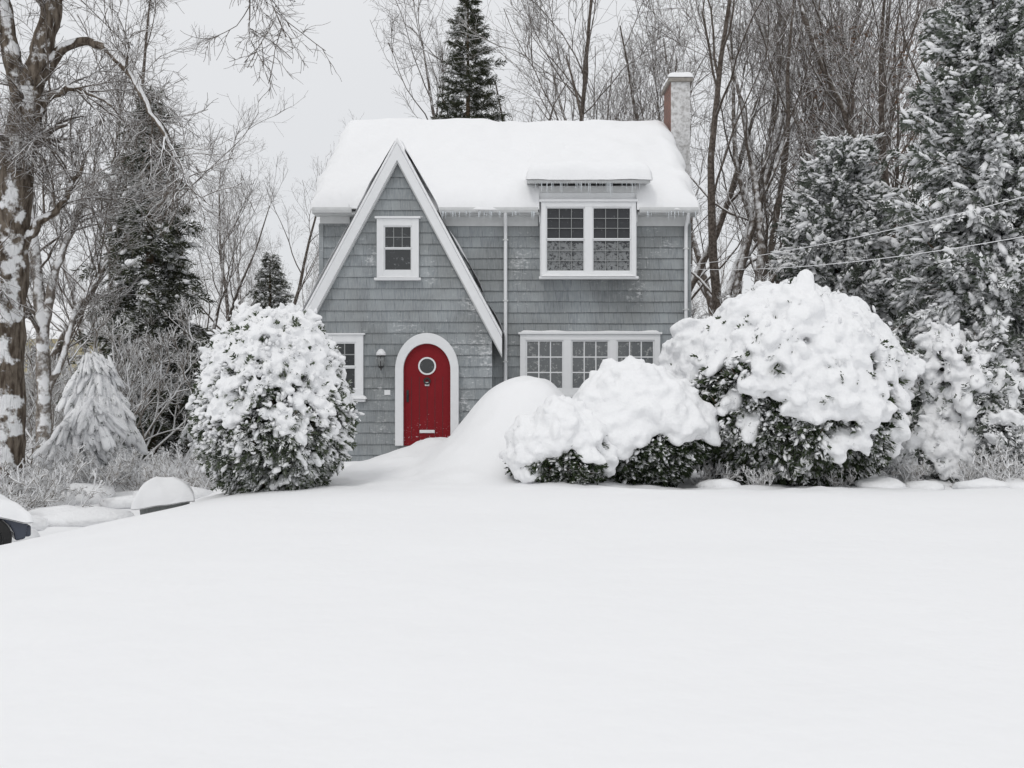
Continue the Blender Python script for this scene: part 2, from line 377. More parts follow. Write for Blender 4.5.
def bush(name, x, y, z0, rx, ry, H, nsp, sps, mat, seed, thr, nblob, bs, voxel=.035, lobes=.12, low=.3, T=None, flat=.5, stems=40, capz=-.2, dsn=(1.6, 4.0), drp=.3, wn=.9, nsmall=0, ss=.05, sthr=-.3, dam=(.55, .45), dst=.06, sm=0):
    """evergreen bush: trunk stems, leaf sprigs filling the outer volume, snow load merged into one crust"""
    g = np.random.default_rng(seed); par = empty(name, (x, y, z0))
    def shape(u, k):
        r = 1+lobes*vnoise(u, 2.3, seed)+lobes*.7*vnoise(u, 5.1, seed+5)+lobes*.35*vnoise(u, 11, seed+6)
        c = H*low
        zz = np.where(u[:, 2] > 0, u[:, 2]*(H-c), u[:, 2]*c*1.15)
        prof = np.where(u[:, 2] > 0, 1, 1-.35*np.abs(u[:, 2]))
        return np.stack([u[:, 0]*rx*prof*r*k, u[:, 1]*ry*prof*r*k, c+zz*r*k], 1)
    def dirs(N, zl):
        v = g.normal(size=(N*4, 3)); v = norm(v); v = v[v[:, 2] > zl][:N]; return v
    u = dirs(nsp, -.95); k = 1.02-.45*g.uniform(0, 1, len(u))**2.2
    P = shape(u, k); A = Acc()
    d = u*[1, 1, .7]+g.normal(size=u.shape)*.45; d[:, 2] -= drp
    place(A, T or SPRIG, P-norm(d)*sps*.5, d, sps*g.uniform(.6, 1.3, len(u)), 0, False, g, roll=.9)
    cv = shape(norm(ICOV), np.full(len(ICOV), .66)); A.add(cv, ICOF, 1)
    us = dirs(stems, -.1); e = shape(us, np.full(len(us), 1.04)); s0 = np.stack([us[:, 0]*.3*rx, us[:, 1]*.3*ry, 0*us[:, 0]-.1], 1)
    tt = np.linspace(0, 1, 6)[None, :, None]
    PP = s0[:, None]*(1-tt)+e[:, None]*tt+np.sin(tt*3.1)*np.array([0, 0, .15])+g.normal(size=(len(us), 6, 3))*.03
    V, Fc = tubes(PP, np.linspace(.03, .008, 6)[None].repeat(len(us), 0), 4); A.add(V, Fc, 2)
    if nsmall:
        ub = dirs(nsmall, -.75); Pb = shape(ub, 1.0+.05*g.normal(size=len(ub)))
        m = ub[:, 2]*.5+.5*vnoise(Pb, 2.5, seed+17)+.4*vnoise(Pb, 7, seed+13); s = m > sthr; ub = ub[s]; Pb = Pb[s]
        dd = ub+g.normal(size=ub.shape)*.5; dd[:, 2] -= .5
        place(A, SBLOB, Pb+[0, 0, .02], dd, ss*g.uniform(.5, 1.6, len(ub)), 3, True, g, (1.3, .7, .8), .4)
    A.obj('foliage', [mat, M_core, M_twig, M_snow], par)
    ub = dirs(nblob, capz); Pb = shape(ub, 1+.03*g.normal(size=len(ub)))
    m = ub[:, 2]*wn+dam[0]*vnoise(Pb, dsn[0], seed+7)+dam[1]*vnoise(Pb*[1, 1, 1.8], dsn[1], seed+3)+.15*vnoise(Pb, dsn[1]*2.3, seed+4)
    s = m > thr; ub = ub[s]; Pb = Pb[s]; m = m[s]
    B = Acc(); dd = ub*[1, 1, 0]; dd[:, 2] -= np.sqrt(np.maximum(1-ub[:, 2]**2, 0))*.9; dd += g.normal(size=dd.shape)*.3
    sc = bs*g.uniform(.35, 1.3, len(ub))*(1+.35*np.clip(m-thr, 0, 1))
    place(B, BLOB, Pb+[0, 0, .02], dd, sc, 0, True, g, (1.25, .75, flat*1.7), .35)
    o = B.obj('snow_load', [M_snow], par)
    md = o.modifiers.new('r', 'REMESH'); md.mode = 'VOXEL'; md.voxel_size = voxel; md.use_smooth_shade = True
    if sm:
        md = o.modifiers.new('s', 'SMOOTH'); md.factor = .6; md.iterations = sm
    tx = bpy.data.textures.new(name+'_t', 'CLOUDS'); tx.noise_scale = .11; tx.noise_depth = 2
    md = o.modifiers.new('d', 'DISPLACE'); md.texture = tx; md.strength = dst; md.mid_level = .5
    return par

# ------------------------------------------------------------------ terrain
def gz(x, y):
    x = np.asarray(x, float); y = np.asarray(y, float)
    lf = sst(-4.2, -7.2, x)
    lawn = .03*sst(2, 12, y)-.60*sst(-3.0, -8.0, x)*sst(-2, 11, y)
    behind_c = -.30+0*x
    behind_l = -.95+.2*sst(16, 22, y)-.15*sst(24, 40, y)
    behind = behind_c*(1-lf)+behind_l*lf
    e = sst(13.6-1.6*lf, 19.0-4.2*lf, y)
    z = lawn*(1-e)+behind*e
    # wind-packed drift between lawn and front door, burying the steps and a low shrub
    sx = np.where(x < .35, 1.45, 1.3); sy = np.where(y < 19.6, 1.7, 1.25)
    z += 1.52*np.exp(-np.abs((x-.35)/sx)**2.5-np.abs((y-19.6)/sy)**2.4)
    z += .48*np.exp(-((x-.1)/2.4)**2-((y-19.4)/2.5)**2)
    z += .50*np.exp(-((x+1.6)/.9)**2-((y-21.9)/1.2)**2)
    z += .24*np.exp(-((x+2.7)/1.2)**2-((y-20.2)/1.8)**2)
    far = sst(34, 120, y); z += far*4.0*(1+.3*np.sin(x*.03))
    P = np.stack([x, y, 0*x], -1).reshape(-1, 3)
    nz = (vnoise(P, .35)*.04+vnoise(P, .9, 5)*.018).reshape(x.shape)
    rough = sst(14.5, 17.5, y)
    z += nz*(.9+rough)+rough*(vnoise(P, 1.7, 9)*.06+vnoise(P, 3.9, 2)*.032).reshape(x.shape)
    return z
def g1(x, y): return float(gz(np.array([x]), np.array([y]))[0])
xs = np.unique(np.concatenate([np.linspace(-14, 14, 280), 14+np.geomspace(.3, 300, 40), -14-np.geomspace(.3, 300, 40)]))
ys = np.unique(np.concatenate([np.linspace(-1, 30, 300), 30+np.geomspace(.3, 400, 50), -1-np.geomspace(.3, 60, 20)]))
GX, GY = np.meshgrid(xs, ys, indexing='ij'); GZ = gz(GX, GY)
ny = len(ys); I = (np.arange(len(xs)-1)[:, None]*ny+np.arange(ny-1)[None]).ravel()
obj_np('snow_covered_ground', np.stack([GX, GY, GZ], -1).reshape(-1, 3), [(np.stack([I, I+ny, I+ny+1, I+1], 1), 0, True)], [M_ground])

# ------------------------------------------------------------------ house
house = empty('shingle_house', (0, 0, 0))
YG, YM = 22.4, 23.0
WX0, WX1 = -4.43, 4.11
def siding(name, z0, z1, xr, y, mat=M_shingle):
    V = []; Fc = []; h = .25; z = math.floor(z0/h)*h
    while z < z1-.01:
        a = max(z, z0); b2 = min(z+h, z1)
        l0, r0 = xr(a); l1, r1 = xr(b2)
        if r0-l0 > .02:
            if r1 < l1: l1 = r1 = (l0+r0)/2
            n = len(V); m = max(1, int((r0-l0)/.21))
            for i in range(m+1):
                t = i/m; wob = .007*math.sin(i*12.9+z*37.7)
                V += [(l0+(r0-l0)*t, y-.004, a+wob), (l0+(r0-l0)*t, y-.034, a+wob), (l1+(r1-l1)*t, y-.006, b2+.006)]
            for i in range(m):
                k = n+i*3; Fc += [(k, k+3, k+4, k+1), (k+1, k+4, k+5, k+2)]
        z += h
    return poly(name, V, Fc, mat, house)
zf = -.6
siding('front_wall_shingles', zf, 5.62, lambda z: (WX0, WX1), YM)
boxes('house_body', [(WX0, WX1, YM, 31.0, zf, 5.6)], M_shingle, house)
EY, EZ, RY, RZ = 22.62, 5.66, 27.0, 8.45
prismx('roof_attic', [(YM, 5.55), (31.0, 5.55), (RY, RZ-.12)], WX0, WX1, M_shingle, house)
RX0, RX1 = -4.52, 4.22
DX0, DX1 = .62, 2.86
YD = 24.1; ZD = EZ+(YD-EY)*(RZ-EZ)/(RY-EY)
for (a, c_) in ((RX0, DX0-.003), (DX1+.003, RX1)):
    prismx('roof_deck', [(EY, EZ), (YD, ZD), (YD, ZD-.16), (EY, EZ-.14)], a, c_, M_roofing, house)
    boxes('eave_soffit', [(a, c_, EY+.01, YM+.01, EZ-.2, EZ-.142)], M_white2, house)
prismx('roof_deck', [(YD+.002, ZD), (RY, RZ), (31.38, EZ), (31.38, EZ-.14), (RY, RZ-.16), (YD+.002, ZD-.16)], RX0, RX1, M_roofing, house)
for xx in ((RX0-.03, RX0-.002), (RX1+.002, RX1+.03)):
    prismx('side_rake_board', [(EY, EZ+.01), (RY, RZ+.01), (31.38, EZ+.01), (31.38, EZ-.2), (RY, RZ-.22), (EY, EZ-.2)], xx[0], xx[1], M_white, house)
# wall dormer carrying the upstairs window through the eave
boxes('dormer_wall', [(DX0, DX1, 22.70, 24.4, 5.30, 6.12)], M_white, house)
prismx('dormer_roof', [(22.30, 6.11), (24.3, 6.40), (24.3, 6.50), (22.30, 6.20)], .34, 3.10, M_white2, house)
boxes('dormer_frieze', [(DX0+.02, DX1-.02, 22.665, 22.698, 5.96, 6.10)], M_white2, house)

def roof_h(x, y): 
    return np.where(y < RY, EZ+(y-EY)*(RZ-EZ)/(RY-EY), RZ-(y-RY)*(RZ-EZ)/(31.38-RY))
def snow_sheet(name, x0, x1, y0, y1, hf, T, ed, nx, nyy, seed, sag=.05, parent=house, notch=None, er=1.0):
    u = np.linspace(0, 1, nx); v = np.linspace(0, 1, nyy)
    cu = .5-.5*np.cos(u*np.pi); u = .55*cu+.45*u; cv = .5-.5*np.cos(v*np.pi); v = .55*cv+.45*v
    U, W = np.meshgrid(u, v, indexing='ij')
    Xx = x0+(x1-x0)*U; Yy = y0+(y1-y0)*W
    dd = np.minimum(np.minimum(Xx-x0, x1-Xx), np.minimum(Yy-y0, y1-Yy))
    q = np.clip(dd/ed, 0, 1); prof = np.sqrt(np.maximum(1-(1-q)**2, 0))
    P = np.stack([Xx, Yy, 0*Xx], -1).reshape(-1, 3)
    nn = vnoise(P, .8, seed).reshape(Xx.shape)*.22+vnoise(P, 2.7, seed+3).reshape(Xx.shape)*.12
    th = T*prof*(1+nn)
    e = er*(vnoise(P, 1.6, seed+9)*.04+vnoise(P, 6, seed+2)*.018).reshape(Xx.shape)*(1-q)
    base = hf(Xx, Yy)
    sg = sag*(1+er*.6*vnoise(P, 1.9, seed+21).reshape(Xx.shape))
    top = base+th-sg*(1-q)
    Yt = Yy+e*np.sign(W-.5+1e-9)*(np.abs(W-.5) > .3)
    Xt = Xx+e*1.2*np.sign(U-.5+1e-9)*(np.abs(U-.5) > .4)
    bot = base+.004-sg*(1-q)*1.0-.02*(1-q)
    V = np.concatenate([np.stack([Xt, Yt, top], -1).reshape(-1, 3), np.stack([Xt, Yt, bot], -1).reshape(-1, 3)])
    I = (np.arange(nx-1)[:, None]*nyy+np.arange(nyy-1)[None]).ravel(); Nn = nx*nyy
    if notch:
        fx = Xx.ravel()[I]; fy = Yy.ravel()[I]
        I = I[~((fx > notch[0]) & (fx < notch[1]) & (fy < notch[2]))]
    return obj_np(name, V, [(np.stack([I, I+nyy, I+nyy+1, I+1], 1), 0, True), (np.stack([I+1, I+nyy+1, I+nyy, I], 1)+Nn, 0, True)], [M_snowroof], parent)
snow_sheet('roof_snow', RX0-.07, RX1+.07, EY-.10, 31.45, roof_h, .33, .4, 190, 160, 3, notch=(DX0-.04, DX1-.03, 23.75), er=1.4)
snow_sheet('dormer_snow', .31, 3.13, 22.23, 25.6, lambda x, y: np.maximum(6.205+(y-22.30)*.22, roof_h(x, y)), .33, .26, 60, 60, 8, sag=.02)
# front cross gable
AX, AZ = X(397, 22.2), Z(140, 22.2)
SL = 1.86
GLX, GRX = X(303, 22.2), X(502, 22.2)
def roofz(x): return AZ-abs(x-AX)*SL
GWL, GWR = -4.40, X(492, 22.4)
def gxr(z):
    half = max(0, (AZ-.22-z)/SL); return (max(GWL, AX-half), min(GWR, AX+half))
siding('gable_wall_shingles', zf, AZ-.25, gxr, YG)
gp = [(GWL, zf), (GWR, zf), (GWR, roofz(GWR)-.2), (AX, AZ-.2), (GWL, roofz(GWL)-.2)]
prism('gable_body', gp, YG, YM+.02, M_shingle, house)
def band(off0, off1, y0, y1, name, mat, xl=GLX, xr=GRX, bev=0):
    pts = [(xl, roofz(xl)-off0), (AX, AZ-off0), (xr, roofz(xr)-off0), (xr, roofz(xr)-off1), (AX, AZ-off1), (xl, roofz(xl)-off1)]
    return prism(name, pts, y0, y1, mat, house, bev)
band(.06, .44, 22.2, 22.26, 'rake_board', M_white)
band(.40, .50, 22.26, 22.37, 'rake_moulding', M_white2)
band(.0, .40, 22.262, YM-.001, 'gable_roof_eave', M_roofing)
upx = (AZ-5.55)/SL
band(0.001, .3, YM+.0, 24.85, 'gable_roof_back', M_roofing, AX-upx, AX+upx)
band(-.07, .055, 22.19, 22.6, 'rake_snow', M_snow, bev=.03)
def gsnow(side):
    nx, nyy = 40, 30
    t = np.linspace(0, 1, nx); yv = np.linspace(22.3, 25.2, nyy)
    U, W = np.meshgrid(t, yv, indexing='ij')
    Xx = AX+side*U*(abs((GLX if side < 0 else GRX)-AX))
    base = AZ-np.abs(Xx-AX)*SL
    P = np.stack([Xx, W, base], -1).reshape(-1, 3)
    th = .10+.06*vnoise(P, 2.3, 4).reshape(U.shape)
    keep = 1-sst(22.9, 23.0, W)*(base < 5.8)
    V = np.stack([Xx+side*th*.8*(keep), W, base+th*.4-(1-keep)*.6], -1).reshape(-1, 3)
    I = (np.arange(nx-1)[:, None]*nyy+np.arange(nyy-1)[None]).ravel()
    q = np.stack([I, I+nyy, I+nyy+1, I+1], 1)
    W2 = W.ravel()[I]; b2 = base.ravel()[I]
    q = q[~((W2 > 22.88) & (b2 < 5.8))]
    obj_np('gable_roof_snow', V, [(q, 0, True)], [M_snow], house)
gsnow(-1); gsnow(1)

def gut(x0, x1):
    prismx('gutter', [(22.50, 5.60), (22.50, 5.54), (22.53, 5.48), (22.60, 5.475), (22.61, 5.60)], x0, x1, M_white2, house, .008)
gut(X(438, 22.6), DX0-.03); gut(DX1+.03, RX1)
gut(RX0, X(352, 22.6))
boxes('frieze_board', [(X(438, 23), DX0-.02, YM-.05, YM-.036, 5.24, 5.46), (DX1+.02, WX1, YM-.05, YM-.036, 5.24, 5.46), (WX0, X(350, 23), YM-.05, YM-.036, 5.3, 5.46)], M_white2, house)
boxes('corner_board', [(WX1-.10, WX1+.02, YM-.055, YM+.08, zf, 5.3), (WX0-.02, WX0+.08, YM-.055, YM+.08, zf, 5.3)], M_shingle, house)
def pipe(x, y, z0, z1):
    p = np.array([(x, 22.56, z1+.18), (x, 22.60, z1+.06), (x, y, z1-.14), (x, y, z1-.3), (x, y, (z0+z1)/2), (x, y, z0)])[None]
    V, Fc = tubes(p, np.full((1, 6), .042), 10); obj_np('downspout', V, [(Fc, 0, True)], [M_white], house)
    boxes('downspout_strap', [(x-.06, x+.06, y-.05, YM-.01, z, z+.03) for z in np.arange(z0+.5, z1-.3, 1.4)], M_white2, house)
pipe(X(505.5, 22.9), 22.9, .2, 5.35); pipe(X(686, 22.9), 22.9, .0, 5.35)

def icicles(xr, y, z, n, Lm, seed):
    g = np.random.default_rng(seed); x = g.uniform(xr[0], xr[1], n); L = Lm*g.uniform(.15, 1, n)**1.5
    t = np.linspace(0, 1, 5)
    PP = np.stack([x[:, None]+0*t, np.full((n, 5), y)+g.uniform(-.03, .03, (n, 1)), z-L[:, None]*t], -1)
    V, Fc = tubes(PP, (.014*(1-.93*t))[None].repeat(n, 0)*np.clip(L/Lm+.3, .4, 1)[:, None], 6)
    obj_np('icicles', V, [(Fc, 0, True)], [M_ice], house)
icicles((X(440, 22.6), .55), 22.51, 5.50, 40, .22, 1); icicles((.38, 3.07), 22.33, 6.12, 44, .36, 2); icicles((2.95, 4.2), 22.51, 5.5, 18, .25, 3)

def window(name, x0, x1, z0, z1, y, units, cols, rows, glass, fw=.11, proud=.07, sill=True, header=None, split=True, rail=.5, muntin=.022, gap=.1, mmat=None, sw=.035):
    par = empty(name); par.parent = house
    yf = y-proud
    fr = [(x0, x0+fw, yf, y, z0, z1), (x1-fw, x1, yf, y, z0, z1), (x0+fw, x1-fw, yf, y, z1-fw, z1), (x0+fw, x1-fw, yf, y, z0, z0+fw)]
    boxes('casing', fr, M_white, par, .006)
    hd = header or .05
    boxes('head_cap', [(x0-.04, x1+.04, yf-.04, y, z1+.002, z1+hd)], M_white, par, .006)
    if sill: boxes('sill', [(x0-.05, x1+.05, yf-.07, y, z0-.06, z0-.002)], M_white, par, .008)
    ix0, ix1, iz0, iz1 = x0+fw, x1-fw, z0+fw, z1-fw
    w = (ix1-ix0-gap*(units-1))/units; L = []; S = []; Mn = []; Ml = []
    for u in range(units):
        a = ix0+u*(w+gap); b_ = a+w
        if u < units-1: Ml.append((b_, b_+gap, yf+.004, y, iz0, iz1))
        parts = [(iz0, iz0+(iz1-iz0)*rail, yf+.045), (iz0+(iz1-iz0)*rail, iz1, yf+.028)] if split else [(iz0, iz1, yf+.03)]
        for (p, q, ys_) in parts:
            S += [(a, a+sw, ys_, y, p, q), (b_-sw, b_, ys_, y, p, q), (a+sw, b_-sw, ys_, y, q-sw, q), (a+sw, b_-sw, ys_, y, p, p+sw)]
            gx0, gx1, gz0, gz1 = a+sw, b_-sw, p+sw, q-sw
            for c in range(1, cols):
                xc = gx0+(gx1-gx0)*c/cols; Mn.append((xc-muntin/2, xc+muntin/2, ys_+.012, y, gz0, gz1))
            for r in range(1, rows):
                zc = gz0+(gz1-gz0)*r/rows
                for c in range(cols):
                    xa = gx0+(gx1-gx0)*c/cols+muntin/2*(c > 0); xb = gx0+(gx1-gx0)*(c+1)/cols-muntin/2*(c < cols-1)
                    Mn.append((xa, xb, ys_+.014, y, zc-muntin/2, zc+muntin/2))
            L.append((gx0, gx1, y-.026 if proud > .05 else y-.01, y-.02, gz0, gz1))
    boxes('sashes', S, M_white, par, .003)
    if Ml: boxes('mullion', Ml, M_white, par)
    if Mn: boxes('muntins', Mn, mmat or M_white, par)
    boxes('glass', L, glass, par)
    return par
def wsnow(name, x0, x1, y, z, t=.07, dep=.16, seed=1):
    n = 40; x = np.linspace(x0, x1, n); a = np.linspace(0, np.pi, 9)
    th = t*(1+.35*vnoise(np.stack([x, 0*x, 0*x], 1), 3.1, seed))*np.sqrt(np.clip(np.minimum(x-x0, x1-x)/.08, 0, 1))
    V = np.stack([x[:, None]+0*a, y-dep/2-(dep/2)*np.cos(a)[None]*np.ones((n, 1)), z+th[:, None]*np.sin(a)[None]], -1).reshape(-1, 3)
    I = (np.arange(n-1)[:, None]*9+np.arange(8)[None]).ravel()
    obj_np(name, V, [(np.stack([I, I+1, I+10, I+9], 1), 0, True)], [M_snow], house)
yw = YM-.03; yg = YG-.03
G_up = glass_mat('upstairs_glass', (.030, .032, .036), (.23, .24, .245), .02, 4.78, 4.9, k=.20, lace=True)
window('upstairs_window', X(541, 22.7), X(635.5, 22.7), Z(277, 22.7), Z(203, 22.7), 22.69, 2, 3, 3, G_up, fw=.11, proud=.12, gap=.17, header=.06, muntin=.012, mmat=M_grey, sw=.028)
boxes('dormer_window_backing', [(DX0+.02, DX1-.02, 22.692, YM-.001, Z(278, 22.7), 5.298)], M_white, house)
G_g = glass_mat('gable_glass', (.045, .048, .05), (.22, .23, .24), .05)
window('gable_window', X(377, 22.35), X(419, 22.35), Z(278, 22.35), Z(219, 22.35), yg, 1, 3, 2, G_g, fw=.16, proud=.08, header=.05, muntin=.013, mmat=M_grey, sw=.025)
window('side_light_window', X(326, 22.35), X(363.5, 22.35), Z(399, 22.35), Z(335, 22.35), yg, 1, 2, 2, G_g, fw=.16, proud=.08, header=.04, mmat=M_grey)
G_lo = glass_mat('downstairs_glass', (.14, .15, .155), (.34, .345, .34), .10)
window('triple_casement_window', X(520, 22.95), X(660, 22.95), Z(395, 22.95), Z(334.5, 22.95), yw, 3, 3, 3, G_lo, fw=.13, proud=.08, gap=.17, split=False, header=.05, muntin=.026)
wsnow('sill_snow', X(326, 22.2)-.04, X(364, 22.2)+.06, 22.36, Z(399, 22.3)+.0, .09, .17, 2)
wsnow('sill_snow', X(377, 22.2), X(419, 22.2), 22.36, Z(278, 22.3)+.0, .04, .15, 3)
wsnow('sill_snow', X(541, 22.6), X(635, 22.6), 22.67, Z(277, 22.65), .05, .2, 4)
wsnow('head_snow', X(520, 22.9), X(660, 22.9), 22.98, Z(334.5, 22.9)+.05, .04, .12, 5)

# door
door = empty('front_door'); door.parent = house
dx0, dx1 = X(404, 22.35), X(450.5, 22.35); dc = (dx0+dx1)/2; dr = (dx1-dx0)/2; dz0 = .22; dzt = Z(344, 22.35); dsp = dzt-dr*1.12
def arch(r, top, z0, n=28):
    return [(dc-r, z0)]+[(dc-r*math.cos(math.pi*i/n), dsp+(top-dsp)*math.sin(math.pi*i/n)) for i in range(n+1)]+[(dc+r, z0)]
M_red, nt, b = newmat('red_door_paint')
tc = nd(nt, 'ShaderNodeTexCoord'); sp = nd(nt, 'ShaderNodeSeparateXYZ'); nt.links.new(tc.outputs['Object'], sp.inputs[0])
nn = noise_n(nt, 30, 5, .75); nn2 = noise_n(nt, 3, 3)
low = mathn(nt, 'MULTIPLY', mathn(nt, 'SUBTRACT', 1.0, ramp(nt, sp.outputs[2], .3, 1.5)), .12)
msk = ramp(nt, mathn(nt, 'ADD', nn, low), .72, .79)
nt.links.new(mixc(nt, msk, mixc(nt, nn2, (.17, .004, .008), (.25, .008, .014)), SNOW), b.inputs['Base Color']); b.inputs['Roughness'].default_value = .55
b.inputs['Specular IOR Level'].default_value = .25
prism('door_leaf', arch(dr, dzt, dz0), YG-.075, YG-.02, M_red, door)
def ring(pts_in, pts_out, y0, y1, name, mat, parent, closed=False, bev=0):
    n = len(pts_in); V = []
    for (a, b_) in zip(pts_in, pts_out): V += [(a[0], y0, a[1]), (b_[0], y0, b_[1]), (b_[0], y1, b_[1]), (a[0], y1, a[1])]
    Fc = []
    for i in range(n if closed else n-1):
        p = i*4; q = ((i+1) % n)*4
        for k in range(4): Fc.append((p+k, p+(k+1) % 4, q+(k+1) % 4, q+k))
    if not closed: Fc += [(0, 1, 2, 3), (4*(n-1)+3, 4*(n-1)+2, 4*(n-1)+1, 4*(n-1))]
    return poly(name, V, Fc, mat, parent, bevel=bev)
outer = X(458.5, 22.3)-X(395, 22.3)
ring(arch(dr+.005, dzt+.005, dz0), arch(outer/2, Z(333, 22.3), dz0), YG-.17, YG-.01, 'door_surround', M_white, door, bev=.012)
ring(arch(dr-.07, dzt-.08, dz0+.08), arch(dr-.045, dzt-.05, dz0+.055), YG-.082, YG-.07, 'door_moulding', M_red, door)
def circ(cx, cz, r, n=32): return [(cx+r*math.cos(2*math.pi*i/n), cz+r*math.sin(2*math.pi*i/n)) for i in range(n)]
wz = Z(366, 22.3)
ring(circ(dc, wz, .165), circ(dc, wz, .20), YG-.10, YG-.07, 'porthole_frame', M_white, door, True)
prism('porthole_glass', circ(dc, wz, .166), YG-.083, YG-.074, G_g, door)
for px_ in (-.35, -.175, 0, .175, .35):
    boxes('door_groove', [(dc+px_-.004, dc+px_+.004, YG-.0775, YG-.07, dz0+.1, wz-.24)], M_black, door)
ring(circ(dc, Z(381, 22.3), .045, 20), circ(dc, Z(381, 22.3), .08, 20), YG-.115, YG-.076, 'door_knocker', M_black, door, True)
boxes('door_knocker_plate', [(dc-.05, dc+.05, YG-.10, YG-.076, Z(386, 22.3), Z(382, 22.3))], M_white2, door, .005)
boxes('mail_slot', [(dc-.17, dc+.17, YG-.10, YG-.074, .50, .57)], M_white, door, .01)
boxes('door_handle', [(dx0+.06, dx0+.11, YG-.10, YG-.074, Z(402, 22.3), Z(390, 22.3)), (dx0+.07, dx0+.10, YG-.14, YG-.10, Z(397, 22.3), Z(394, 22.3))], M_black, door, .006)
boxes('house_number_plate', [(X(384, 22.3), X(390, 22.3), YG-.05, YG-.03, Z(395, 22.3), Z(390, 22.3))], M_white, house)
lan = empty('wall_lantern', (X(381, 22.2), 22.2, Z(360, 22.2))); lan.parent = house
def lathe(name, prof, mat, parent, n=16, smooth=True):
    a = np.arange(n)*2*np.pi/n; pr = np.array(prof)
    V = np.stack([pr[:, 0][:, None]*np.cos(a), pr[:, 0][:, None]*np.sin(a), pr[:, 1][:, None]+0*a], -1).reshape(-1, 3)
    I = (np.arange(len(pr)-1)[:, None]*n+np.arange(n)[None]); J = np.arange(len(pr)-1)[:, None]*n+(np.arange(n)+1)[None] % n
    return obj_np(name, V, [(np.stack([I, J, J+n, I+n], -1).reshape(-1, 4), 0, smooth)], [mat], parent)
lathe('lantern_roof', [(0, .2), (.02, .19), (.03, .15), (.10, .10), (.11, .08), (0, .08)], M_black, lan, 8, False)
lathe('lantern_snow', [(0, .25), (.05, .235), (.1, .17), (.115, .11), (.08, .10)], M_snow, lan)
M_milk = simple('clouded_lantern_glass', (.22, .23, .23), .15, .15, 10)
lathe('lantern_globe', [(0, .08), (.075, .08), (.09, .0), (.06, -.13), (0, -.14)], M_milk, lan, 8, False)
boxes('lantern_bars', [(.06*math.cos(a)-.008, .06*math.cos(a)+.008, .075*math.sin(a)-.008, .075*math.sin(a)+.008, -.14, .08) for a in (0, 1.57, 3.14, 4.71)], M_black, lan)
lathe('lantern_base', [(0, -.14), (.065, -.14), (.05, -.17), (.015, -.19), (.012, -.23), (0, -.24)], M_black, lan, 8, False)
boxes('lantern_bracket', [(-.05, .05, .13, .165, -.12, .12), (-.015, .015, .0, .13, .06, .075)], M_black, lan)

# chimney
CX0, CX1, CY0, CY1 = X(671, 26.5), X(690, 26.5), 26.5, 27.7
ct = Z(82, 26.5)
boxes('chimney_stack', [(CX0, CX1, CY0, CY1, zf, ct)], M_brick, house)
boxes('chimney_cap', [(CX0-.07, CX1+.07, CY0-.07, CY1+.07, ct+.001, ct+.11)], M_conc, house, .015)
lathe('chimney_pot', [(.0, .3), (.15, .3), (.17, .28), (.15, .12), (.16, .0)], M_conc, house).location = ((CX0+CX1)/2, 27.1, ct+.11)
snow_sheet('chimney_snow', CX0-.06, CX1+.06, CY0-.06, CY1+.06, lambda x, y: ct+.115+0*x, .17, .14, 20, 24, 5, sag=0)
boxes('foundation', [(WX0+.01, WX1-.01, YM-.02, YM-.001, zf, -.1)], M_conc, house)

# ------------------------------------------------------------------ bushes
bush('rounded_evergreen_bush', X(275, 16.6), 16.6, -.33, 1.25, 1.2, Z(315, 16.6)+.33, 6500, .24, M_grn, 21, .14, 6500, .088, voxel=.026, lobes=.09, low=.38, capz=-.7, dsn=(2.4, 6.5), wn=.66, nsmall=5200, ss=.045, sthr=-.35, dam=(.3, .55), dst=.05)
b0 = -.3
bush('yew_bush', X(560, 16.8), 16.8, b0, .76, .7, Z(412, 16.8)-b0, 3000, .22, M_leafdk, 23, .30, 2600, .17, voxel=.03, lobes=.16, low=.40, capz=-.7, wn=.35, dsn=(1.1, 2.6), nsmall=900, ss=.035, sthr=-.1, dam=(.8, .6), dst=.04, sm=5)
bush('yew_bush', X(634, 17.8), 17.8, b0, 1.22, 1.0, Z(384, 17.8)-b0, 4200, .25, M_leafdk, 24, .34, 3600, .25, voxel=.034, lobes=.05, low=.42, capz=-.4, wn=1.2, dsn=(1.3, 3.0), nsmall=1600, ss=.04, sthr=-.1, dam=(.35, .35), dst=.035, sm=8)
bush('spreading_yew_bush', X(786, 18.6), 18.6, b0, 2.1, 1.8, Z(300, 18.6)-b0, 11000, .32, M_leaf, 25, .20, 7500, .185, voxel=.034, lobes=.15, low=.36, capz=-.6, wn=.68, dsn=(1.0, 3.0), stems=160, nsmall=6500, ss=.045, sthr=-.3, dam=(.6, .65), dst=.05, sm=4)
bush('frosted_shrub', X(972, 20.5), 20.5, -.35, 1.5, 1.3, 2.7, 5500, .34, M_frost, 26, .2, 3000, .13, voxel=.04, lobes=.3, low=.35, capz=-.6, wn=.5, dsn=(1.5, 5), stems=80, nsmall=2500, ss=.05, sthr=-.3)
bush('frosted_shrub', X(940, 19.8), 19.8, -.35, .75, .7, 1.0, 2000, .24, M_frost, 27, .15, 1200, .12, voxel=.04, lobes=.3, low=.3, capz=-.5, wn=.6, dsn=(1.5, 5), stems=60, nsmall=900, ss=.05, sthr=-.3)

